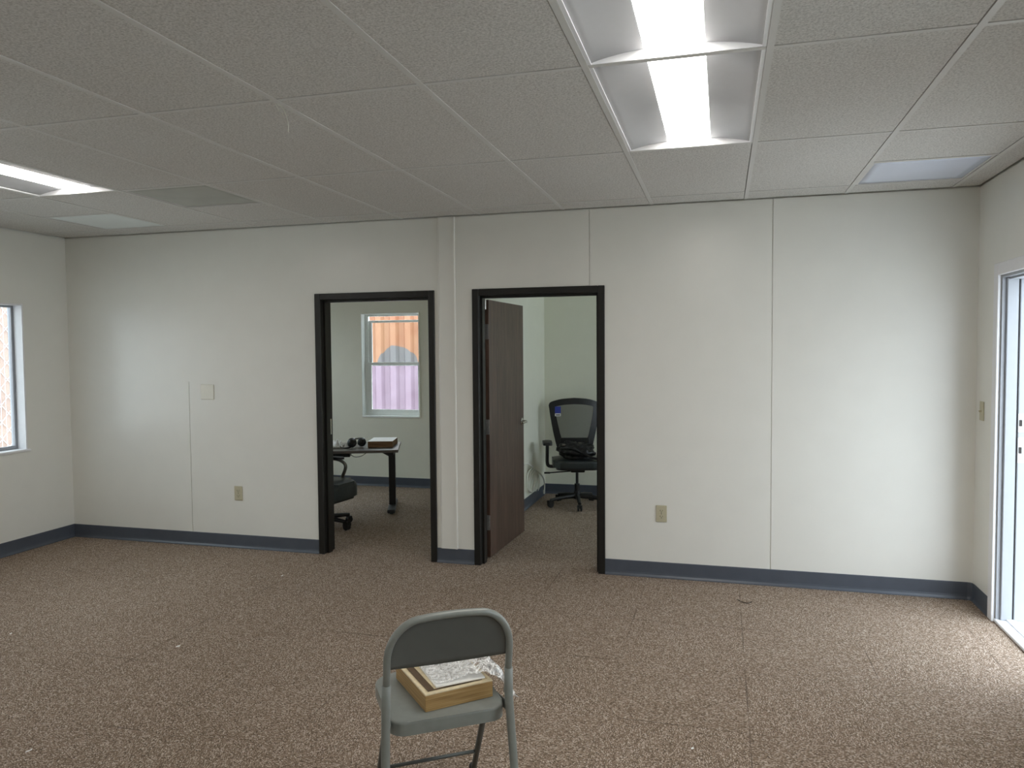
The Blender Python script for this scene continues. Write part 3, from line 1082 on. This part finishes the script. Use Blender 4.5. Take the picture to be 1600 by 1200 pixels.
# local: x to the right along the front edge (desk lies at x<0), y to the back
b = MB(); b.box(-1.25, 0, 0, .66, DZ - .026, DZ, .003, 2); b.build('desktop', M['desk_top'], dk)
for xc in (-.075, -1.15):
    b = MB()
    b.box(xc - .032, xc + .032, .29, .37, .04, DZ - .06, .003, 1)
    b.box(xc - .027, xc + .027, .295, .365, DZ - .2, DZ - .03)
    leg = b.build('leg', M['desk_steel'], dk)
    b = MB()
    b.box(xc - .037, xc + .037, .03, .62, .012, .045, .008, 2)
    for yy in (.06, .59):
        b.lathe([(.018, 0), (.018, .013)], (xc, yy, 0), 12)
    b.build('foot', M['desk_foot'], leg)
    b = MB()
    b.box(xc - .03, xc + .03, .06, .60, DZ - .058, DZ - .0265, .003, 1)
    sg = 1 if xc < -.5 else -1
    b.prism([(xc + sg * .03, DZ - .10), (xc + sg * .03, DZ - .027), (xc + sg * .17, DZ - .027), (xc + sg * .12, DZ - .05)], .30, .36, Matrix(((1, 0, 0, 0), (0, 0, 1, 0), (0, 1, 0, 0), (0, 0, 0, 1))))
    b.build('bracket', M['desk_steel'], dk)
b = MB(); b.box(-1.12, -.10, .27, .32, DZ - .058, DZ - .0265); b.box(-1.12, -.10, .36, .41, DZ - .058, DZ - .0265); b.build('rail', M['desk_steel'], dk)
b = MB(); b.box(-.62, -.46, .12, .24, DZ - .075, DZ - .027, .004, 1); b.build('control_box', M['black_plastic'], dk)
b = MB(); b.tube(smooth_path([(-.46, .18, DZ - .06), (-.42, .2, DZ - .085), (-.36, .22, DZ - .08), (-.30, .24, DZ - .045), (-.24, .28, DZ - .04)], 5), .003, 6); b.build('cable', M['black_plastic'], dk, smooth=True)

def on_desk(x, y, z=DZ):
    c, s = math.cos(DA), math.sin(DA)
    return Vector((corner.x + c * x - s * y, corner.y + s * x + c * y, z))
bx = thing('cardboard_box', 'flat brown-sided box with a white top lying on the desk', 'box', on_desk(-.300, .225), DA - math.radians(6), group='flat tan cardboard boxes')
b = MB(); b.box(0, .240, 0, .33, .0005, .058, .0015, 1); b.build('body', M['box_brown'], bx)
b = MB(); b.box(.001, .239, .001, .329, .0582, .0605); b.build('lid', M['paper'], bx)
hp = thing('headphones', 'black headphones lying beside the box on the desk', 'headphones', on_desk(-.405, .225, DZ + .002), DA + math.radians(8))
for (px, py, rr, hh, tilt) in ((-.045, .0, .046, .055, 68), (.050, .045, .043, .050, 74)):
    mt = Matrix.Translation((px, py, rr + .003)) @ Matrix.Rotation(math.radians(tilt), 4, 'X')
    b = MB(); b.lathe([(.0, -hh / 2), (rr * .7, -hh / 2), (rr * .95, -hh * .35), (rr, -.004), (rr * .97, hh * .25), (rr * .75, hh / 2), (0, hh / 2)], (0, 0, 0), 22, mt)
    cup = b.build('ear_cup', M['leather'], hp, smooth=True)
    b = MB(); b.lathe([(rr * .45, hh / 2 - .002), (rr * .62, hh / 2 + .005), (rr * .5, hh / 2 + .010), (rr * .3, hh / 2 + .004)], (0, 0, 0), 18, mt)
    b.build('cushion', M['black_plastic'], cup, smooth=True)
b = MB(); b.tube(smooth_path([(-.05, .03, .05), (-.045, .09, .075), (0, .15, .07), (.06, .14, .072), (.075, .09, .075), (.055, .06, .06)], 6), .009, 8)
b.build('headband', M['chrome'], hp, smooth=True)
b = MB(); b.tube(smooth_path([(-.05, -.04, .02), (-.075, -.05, .008), (-.11, -.04, .005), (-.125, -.02, .004)], 6), .007, 8)
b.build('strap', M['black_plastic'], hp, smooth=True)

# crumpled white paper at the left of the desk
def crum(u, v):
    x, y = (u - .5) * .16, (v - .5) * .14
    p = Vector((x * 30, y * 30, 9.1))
    return Vector((x, y, .003 + .07 * abs(noise.noise(p)) + .035 * max(0, 1 - (x * x + y * y) / .006)))
b = MB(); b.grid(crum, 22, 20)
o = b.build('crumpled_paper', M['paper'], recalc=False, solid=.001)
o.location = on_desk(-.61, .26, DZ + .001); o.rotation_euler = (0, 0, .4)
tag(o, 'crumpled white paper on the desk left of the headphones', 'paper')


# ------------------------------------------------------------------- office chairs
def star_base(root, R, rot0, seat_z, hub_z=.10):
    b = MB()
    for k in range(5):
        a = rot0 + 2 * PI * k / 5
        c, s = math.cos(a), math.sin(a)
        P = [(c * .02, s * .02, hub_z), (c * R * .5, s * R * .5, hub_z - .008), (c * R, s * R, .072)]
        b.tube(P, [.026, .021, .015], 8)
    b.lathe([(.034, hub_z - .03), (.036, hub_z + .02), (.030, hub_z + .045)], (0, 0, 0), 16)
    b.build('star_base', M['black_plastic'], root, smooth='auto')
    for k in range(5):
        a = rot0 + 2 * PI * k / 5
        c, s = math.cos(a), math.sin(a)
        o = Vector((c * R, s * R, .028))
        b = MB()
        for off in (-.014, .014):
            tdir = Vector((-s, c, 0))
            mt = Matrix.Rotation(a, 4, 'Z') @ Matrix.Rotation(PI / 2, 4, 'X')
            b.lathe([(.0, -.009), (.024, -.009), (.0275, -.005), (.0275, .005), (.024, .009), (0, .009)], o + tdir * off, 16, mt)
        b.tube([o + Vector((0, 0, .0)), o + Vector((0, 0, .045))], .008, 8)
        b.box(-.02, .02, -.024, .024, .012, .032, .006, 2, Matrix.Translation(o) @ Matrix.Rotation(a, 4, 'Z'))
        b.build('caster', M['black_plastic'], root, smooth='auto')
    b = MB()
    b.tube([(0, 0, hub_z), (0, 0, hub_z + .12)], .026, 14)
    b.tube([(0, 0, hub_z + .12), (0, 0, seat_z - .055)], .014, 12)
    b.build('gas_column', M['desk_steel'], root, smooth='auto')


# mesh-back chair in the right office
mc = thing('mesh_office_chair', 'black mesh-back office chair in the corner of the right-hand office', 'chair', (-1.385, 7.44, 0), math.radians(15.5))
star_base(mc, .285, -PI / 2, .45)
b = MB()
b.prism(rrect(-.245, .245, -.25, .21, [.09, .09, .11, .11], 8), .41, .475, bevel=.026)
b.build('seat', M['leather'], mc, smooth='auto')
b = MB(); b.prism(rrect(-.215, .215, -.22, .19, .08, 6), .385, .412); b.box(-.07, .07, -.10, .13, .345, .388, .01, 2)
b.box(-.05, .05, .10, .335, .352, .382, .008, 2)
b.tube(smooth_path([(0, .31, .366), (0, .345, .40), (0, .345, .50), (0, .33, .60)], 5), .024, 10)
b.build('mechanism', M['black_plastic'], mc, smooth='auto')
b = MB(); b.tube(smooth_path([(-.05, -.03, .352), (-.16, -.04, .345), (-.285, -.05, .338)], 4), .006, 8); b.box(-.33, -.27, -.062, -.04, .330, .346, .005, 2)
b.build('tilt_lever', M['black_plastic'], mc, smooth='auto')
# back frame outline (x,z) in a gently curved back plane
def bk(x, z):
    return Vector((x, .300 + .05 * ((z - .72) ** 2) * 4 - .05 * (1 - (x / .26) ** 2) + .045 * (z - .5), z))
out_l = [(.178, .535), (.195, .60), (.222, .72), (.246, .86), (.258, .95), (.260, .985), (.235, 1.015), (.13, 1.045), (0, 1.056)]
in_l = [(.120, .625), (.140, .66), (.160, .74), (.186, .86), (.197, .94), (.198, .958), (.185, .97), (.1, .986), (0, .992)]
def outline(o):
    r = [Vector((x, z, 0)) for x, z in o]
    r = smooth_path(r, 4)
    right = [(p.x, p.y) for p in r]
    left = [(-x, z) for x, z in reversed(right[:-1])]
    return right + left
O, I = outline(out_l), outline(in_l)
b = MB()
nO = len(O)
for dy in (0,):
    V0 = [b.bm.verts.new(bk(*p) + Vector((0, -.012, 0))) for p in O]
    V1 = [b.bm.verts.new(bk(*p) + Vector((0, -.012, 0))) for p in I]
    W0 = [b.bm.verts.new(bk(*p) + Vector((0, .014, 0))) for p in O]
    W1 = [b.bm.verts.new(bk(*p) + Vector((0, .014, 0))) for p in I]
    for k in range(nO - 1):
        b.bm.faces.new((V0[k], V0[k + 1], V1[k + 1], V1[k]))
        b.bm.faces.new((W0[k], W1[k], W1[k + 1], W0[k + 1]))
        b.bm.faces.new((V0[k], W0[k], W0[k + 1], V0[k + 1]))
        b.bm.faces.new((V1[k], V1[k + 1], W1[k + 1], W1[k]))
    # lower lumbar bar closes the frame
    b.bm.faces.new((V0[0], V1[0], V1[-1], V0[-1])); b.bm.faces.new((W0[0], W0[-1], W1[-1], W1[0]))
    b.bm.faces.new((V0[0], V0[-1], W0[-1], W0[0])); b.bm.faces.new((V1[0], W1[0], W1[-1], V1[-1]))
b.build('back_frame', M['black_plastic'], mc)
b = MB()
nI = len(I)
half = nI // 2
def mf(u, v):
    k = v * half
    i = min(int(k), half - 1); q = k - i
    x = I[i][0] * (1 - q) + I[i + 1][0] * q
    z = I[i][1] * (1 - q) + I[i + 1][1] * q
    return bk((2 * u - 1) * x * 1.01, z)
b.grid(mf, 12, half)
b.build('back_mesh', M['meshfab'], mc, smooth=True)
b = MB(); b.box(-.15, .15, .235, .262, .55, .65, .01, 2); b.build('lumbar_pad', M['black_plastic'], mc)
for s in (-1, 1):
    b = MB()
    b.tube(smooth_path([(s * .20, .02, .392), (s * .275, .02, .395), (s * .295, .02, .43), (s * .295, .02, .52), (s * .293, .02, .615)], 5), .017, 10)
    b.prism(rrect(s * .295 - .045, s * .295 + .045, -.12, .12, .03, 5), .615, .645, bevel=.01)
    b.build('armrest', M['black_plastic'], mc, smooth='auto')
tg = MB(); tg.box(-.205, -.145, .21, .213, .905, .975)
tgo = tg.build('hang_tag', M['tag_blue'], mc); tgo['label'] = 'blue tag with a white foot'
tg2 = MB(); tg2.box(-.205, -.145, .2095, .213, .876, .904); tg2.build('label_strip', M['paper'], tgo)
tg3 = MB(); tg3.box(-.197, -.153, .2088, .2096, .884, .893); tg3.build('print_line', M['slot'], tgo)

# black bag on that chair
def bagf(u, v):
    th, ph = 2 * PI * u, PI * (v - .5)
    x, y, z = math.cos(th) * math.cos(ph), math.sin(th) * math.cos(ph), math.sin(ph)
    p = Vector((x, y, z)) * 1.5
    r = 1 + .30 * noise.noise(p * 1.3 + Vector((3, 0, 1))) + .22 * abs(noise.noise(p * 3.2)) - .08 + .06 * noise.noise(p * 7)
    z2 = z * r
    if y > 0:
        z2 *= 1.0 + .28 * y
    z2 = max(z2, -.60)
    return Vector((.185 * x * r, .140 * y * r - .03, .095 * (z2 + .62)))
b = MB(); b.grid(bagf, 56, 34, cu=True)
bmesh.ops.remove_doubles(b.bm, verts=b.bm.verts, dist=.0005)
mrot = Matrix.Rotation(math.radians(15.5), 4, 'Z')
bg = thing('black_bag', 'black crumpled bag lying on the seat of the mesh-back chair', 'bag', Vector((-1.385, 7.44, .478)) + mrot @ Vector((-.005, .005, 0)), math.radians(15.5))
b.build('body', M['bag'], bg, smooth=True)
b = MB(); b.tube(smooth_path([(-.16, -.06, .10), (-.06, -.17, .115), (.04, -.175, .07), (.13, -.2, .03), (.2, -.19, .014), (.215, -.1, .03)], 7), .011, 8)
b.build('strap', M['bag'], bg, smooth=True)
for (x, z) in ((-.13, .135), (.03, .15)):
    b = MB(); b.box(x - .018, x + .018, -.07, -.05, z - .008, z + .012, .004, 1)
    b.build('buckle', M['chrome'], bg)

# leather chair at the desk, only its right side shows
lc = thing('leather_office_chair', 'black leather office chair pulled up to the desk, half hidden by the door frame', 'chair', (-3.40, 6.0, 0), math.radians(-8 + 90))
# local: front is -y after the turn, so front points to the right and a little towards the viewer
star_base(lc, .27, math.radians(60 - 82), .33, .09)
b = MB()
b.prism(rrect(-.245, .245, -.26, .22, [.10, .10, .13, .13], 8), .275, .41, bevel=.055)
b.build('seat', M['leather'], lc, smooth='auto')
b = MB(); b.prism(rrect(-.22, .22, -.22, .19, .08, 6), .245, .28); b.box(-.08, .08, -.1, .1, .22, .25, .01, 1)
b.build('mechanism', M['black_plastic'], lc)
def bkl(u, v):
    s = 2 * u - 1
    z = .46 + v * .55
    w = .235 * (1 - .12 * v ** 3)
    return Vector((s * w, .245 + .10 * v + .03 * s * s * -1 + .05 * math.sin(v * PI), z))
b = MB(); b.grid(bkl, 14, 12); b.build('backrest', M['leather'], lc, smooth=True, solid=.07)
b = MB(); b.tube(smooth_path([(0, .1, .25), (0, .27, .27), (0, .31, .36), (0, .30, .52)], 5), .022, 8); b.build('back_post', M['black_plastic'], lc, smooth=True)
for s in (-1, 1):
    b = MB()
    b.tube(smooth_path([(s * .21, .20, .285), (s * .272, .23, .32), (s * .282, .24, .45), (s * .282, .21, .545), (s * .282, .08, .565), (s * .282, -.01, .548), (s * .282, -.05, .50), (s * .28, -.01, .40), (s * .265, .03, .31), (s * .21, .06, .285)], 6), .015, 10)
    a = b.build('armrest', M['chrome'], lc, smooth=True)
    b = MB(); b.prism(rrect(s * .282 - .027, s * .282 + .027, -.03, .22, .024, 5), .566, .586, bevel=.009)
    b.build('arm_pad', M['black_plastic'], a, smooth='auto')

# ------------------------------------------------------------------- coiled white cable on the office partition
cb = MB()
X = -1.84 + .012
path = [(X, 6.92, .43), (X + .02, 7.05, .46), (X + .03, 7.2, .425), (X + .035, 7.4, .345), (X + .04, 7.6, .27), (X + .04, 7.72, .19), (X + .04, 7.745, .115), (X + .035, 7.735, .06)]
cb.tube(smooth_path(path, 6), .0068, 8)
cb.tube(smooth_path([(X + .035, 7.737, .085), (X + .035, 7.735, .045)], 3), .010, 8)
for k in range(4):
    c = (7.27 + .02 * k, .265 - .006 * k)
    r1, r2 = .155 - .012 * k, .112 - .006 * k
    cb.tube([(X + .012 + .006 * k, c[0] + r1 * math.cos(2 * PI * i / 40), c[1] + r2 * math.sin(2 * PI * i / 40 + .25 * k)) for i in range(40)], .0058, 6, closed=True)
cb.tube(smooth_path([(X + .03, 7.42, .34), (X + .03, 7.47, .24), (X + .03, 7.43, .16), (X + .03, 7.40, .13)], 5), .0042, 6)
cb.tube(smooth_path([(X + .03, 7.5, .30), (X + .03, 7.56, .22), (X + .03, 7.55, .15), (X + .03, 7.5, .12)], 5), .0042, 6)
tag(cb.build('cable_coil', M['cable_white'], smooth=True), 'coiled white cable hanging low on the wall behind the brown door', 'cable')

# ------------------------------------------------------------------- crumbs on the carpet
def scrap(name, label, x, y, w, h, rz, cat='paper scrap'):
    b = MB()
    b.grid(lambda u, v: Vector(((u - .5) * w, (v - .5) * h, .002 + .004 * noise.noise(Vector((u * 3 + x, v * 3 + y, 0))) + .004 * u)), 4, 4)
    o = b.build(name, M['paper'], solid=.0012, recalc=False)
    o.location = (x, y, .0035); o.rotation_euler = (0, 0, rz)
    tag(o, label, cat, group='white scraps on the carpet')
scrap('paper_scrap', 'white scrap on the open carpet in front of the left part of the back wall', -2.759, 3.342, .020, .013, .4)
scrap('paper_scrap', 'tiny white scrap on the carpet close to the left wall', -3.79, 3.267, .011, .009, 1.0)
scrap('paper_scrap', 'tiny white scrap on the carpet in front of the left doorway', -2.927, 4.598, .014, .010, .2)
scrap('paper_scrap', 'long thin white scrap on the carpet in the bottom left corner', -2.601, 2.30, .022, .007, .9)
scrap('paper_scrap', 'tiny white scrap on the carpet to the right of the folding chair', -.103, 2.968, .010, .009, .5)
b = MB(); b.tube(smooth_path([(.10, 4.845, .004), (.125, 4.80, .005), (.16, 4.79, .005), (.185, 4.825, .004)], 6), .0022, 6)
tag(b.build('thread', M['thread'], smooth=True), 'curl of dark thread on the carpet below the right wall panel', 'thread')

# ------------------------------------------------------------------- outside
b = MB()
b.box(-16, 16, -12, 24, -.5, -.22)
tag(b.build('ground', M['asphalt']), 'pale paved yard outside the building', 'ground', kind=S)
b = MB(); b.box(XR + .17, XR + 2.6, 2.2, 7.2, -.22, -.012)
tag(b.build('concrete_landing', M['concrete']), 'pale concrete landing outside the open exterior doorway', 'landing', kind=S)

# corrugated mural fence beyond the office window
mf_ = thing('corrugated_fence', 'corrugated metal fence painted orange and lilac beyond the office window', 'fence', (0, 0, 0))
b = MB()
per, dep = .25, .055
xs = -8.5
pts = []
while xs < -1.0:
    pts += [(xs, 0), (xs + .088, 0), (xs + .125, dep), (xs + .213, dep)]
    xs += per
yw = 11.0
A = [[b.bm.verts.new((p[0], yw + p[1], z)) for p in pts] for z in (-.22, 2.36)]
for k in range(len(pts) - 1):
    b.bm.faces.new((A[0][k], A[0][k + 1], A[1][k + 1], A[1][k]))
b.build('metal_sheet', M['mural'], mf_, solid=.003)
for x in (-8.2, -5.6, -3.2, -1.2):
    b = MB(); b.box(x - .03, x + .03, yw + .07, yw + .13, -.22, 2.36); b.build('post', M['roof'], mf_)

# slatted chain-link fence beyond the left window
cf = thing('chain_link_fence', 'chain-link fence with tan slats outside the left window', 'fence', (-8.5, 0, -.22))
b = MB()
y = 2.5
while y < 9.5:
    b.box(-.004, .004, y, y + .054, .05, 2.45, 0, 1, Matrix.Translation((0, 0, 0)))
    y += .066
b.build('slats', M['slat_tan'], cf)
b = MB()
y = 0.6
while y < 9.5:
    for s in (1, -1):
        yy0, yy1 = (y, y + 2.2) if s > 0 else (y + 2.2, y)
        if 2.4 < yy0 < 9.6 and 2.4 < yy1 < 9.6:
            b.tube([(.012, yy0, .05), (.012, yy1, 2.45)], .0042, 5)
    y += .19
b.build('wire_mesh', M['wire'], cf)
for y in (2.6, 4.9, 7.2, 9.4):
    b = MB(); b.tube([(-.035, y, 0), (-.035, y, 2.5)], .025, 10); b.build('post', M['wire'], cf)

# low painted wall across the yard, seen in the sliver of the exterior doorway
pw_ = thing('painted_yard_wall', 'pink, green and white painted wall far outside the exterior doorway', 'wall', (0, 0, 0))
for nm, mt, z0_, z1_ in (('white_band', M['white_wall_paint'], -.22, .95), ('green_band', M['green_paint'], .95, 1.13), ('pink_band', M['pink_paint'], 1.13, 1.75)):
    b = MB(); b.box(3.6, 9.5, 12.0, 12.15, z0_, z1_); b.build(nm, mt, pw_)

# ------------------------------------------------------------------- daylight
w = bpy.data.worlds.new('World')
SC.world = w
w.use_nodes = True
nt = w.node_tree
bg = nt.nodes['Background']
tc = N(nt, 'ShaderNodeTexCoord')
sx = N(nt, 'ShaderNodeSeparateXYZ')
nt.links.new(tc.outputs['Generated'], sx.inputs[0])
rp = ramp(nt, math_node(nt, 'MULTIPLY_ADD', sx.outputs['Z'], .5, .5), [(.0, (.3, .3, .3, 1)), (.5, (.325, .355, .395, 1)), (1.0, (.83, .94, 1.03, 1))])
nt.links.new(rp.outputs['Color'], bg.inputs['Color'])
bg.inputs['Strength'].default_value = 5.4

# ------------------------------------------------------------------- camera
R = [[0.9641510836025723, -0.26531642982332565, -0.00445870539397873], [0.26524154993318844, 0.963117945031791, 0.04528514267151998], [-0.007720633201096664, -0.044844353307237454, 0.9989641514085629]]
cam = bpy.data.cameras.new('Camera')
co = bpy.data.objects.new('Camera', cam)
COL.objects.link(co)
mw = Matrix.Identity(4)
for r in range(3):
    mw[r][0] = R[r][0]
    mw[r][1] = R[r][2]
    mw[r][2] = -R[r][1]
    mw[r][3] = (0, 0, 1.556)[r]
co.matrix_world = mw
cam.sensor_width = 36.0
cam.lens = 1191.0 / 1600.0 * 36.0
cam.clip_start = .05
SC.camera = co

SC.view_settings.view_transform = 'Standard'
SC.view_settings.look = 'None'
SC.view_settings.exposure = 0.85
SC.view_settings.gamma = 1.0
SC.view_settings.use_curve_mapping = False
SC.cycles.use_denoising = True
SC.cycles.max_bounces = 10
SC.cycles.diffuse_bounces = 7
SC.cycles.transparent_max_bounces = 16
SC.cycles.sample_clamp_indirect = 6.0
SC.cycles.caustics_reflective = False
SC.cycles.caustics_refractive = False
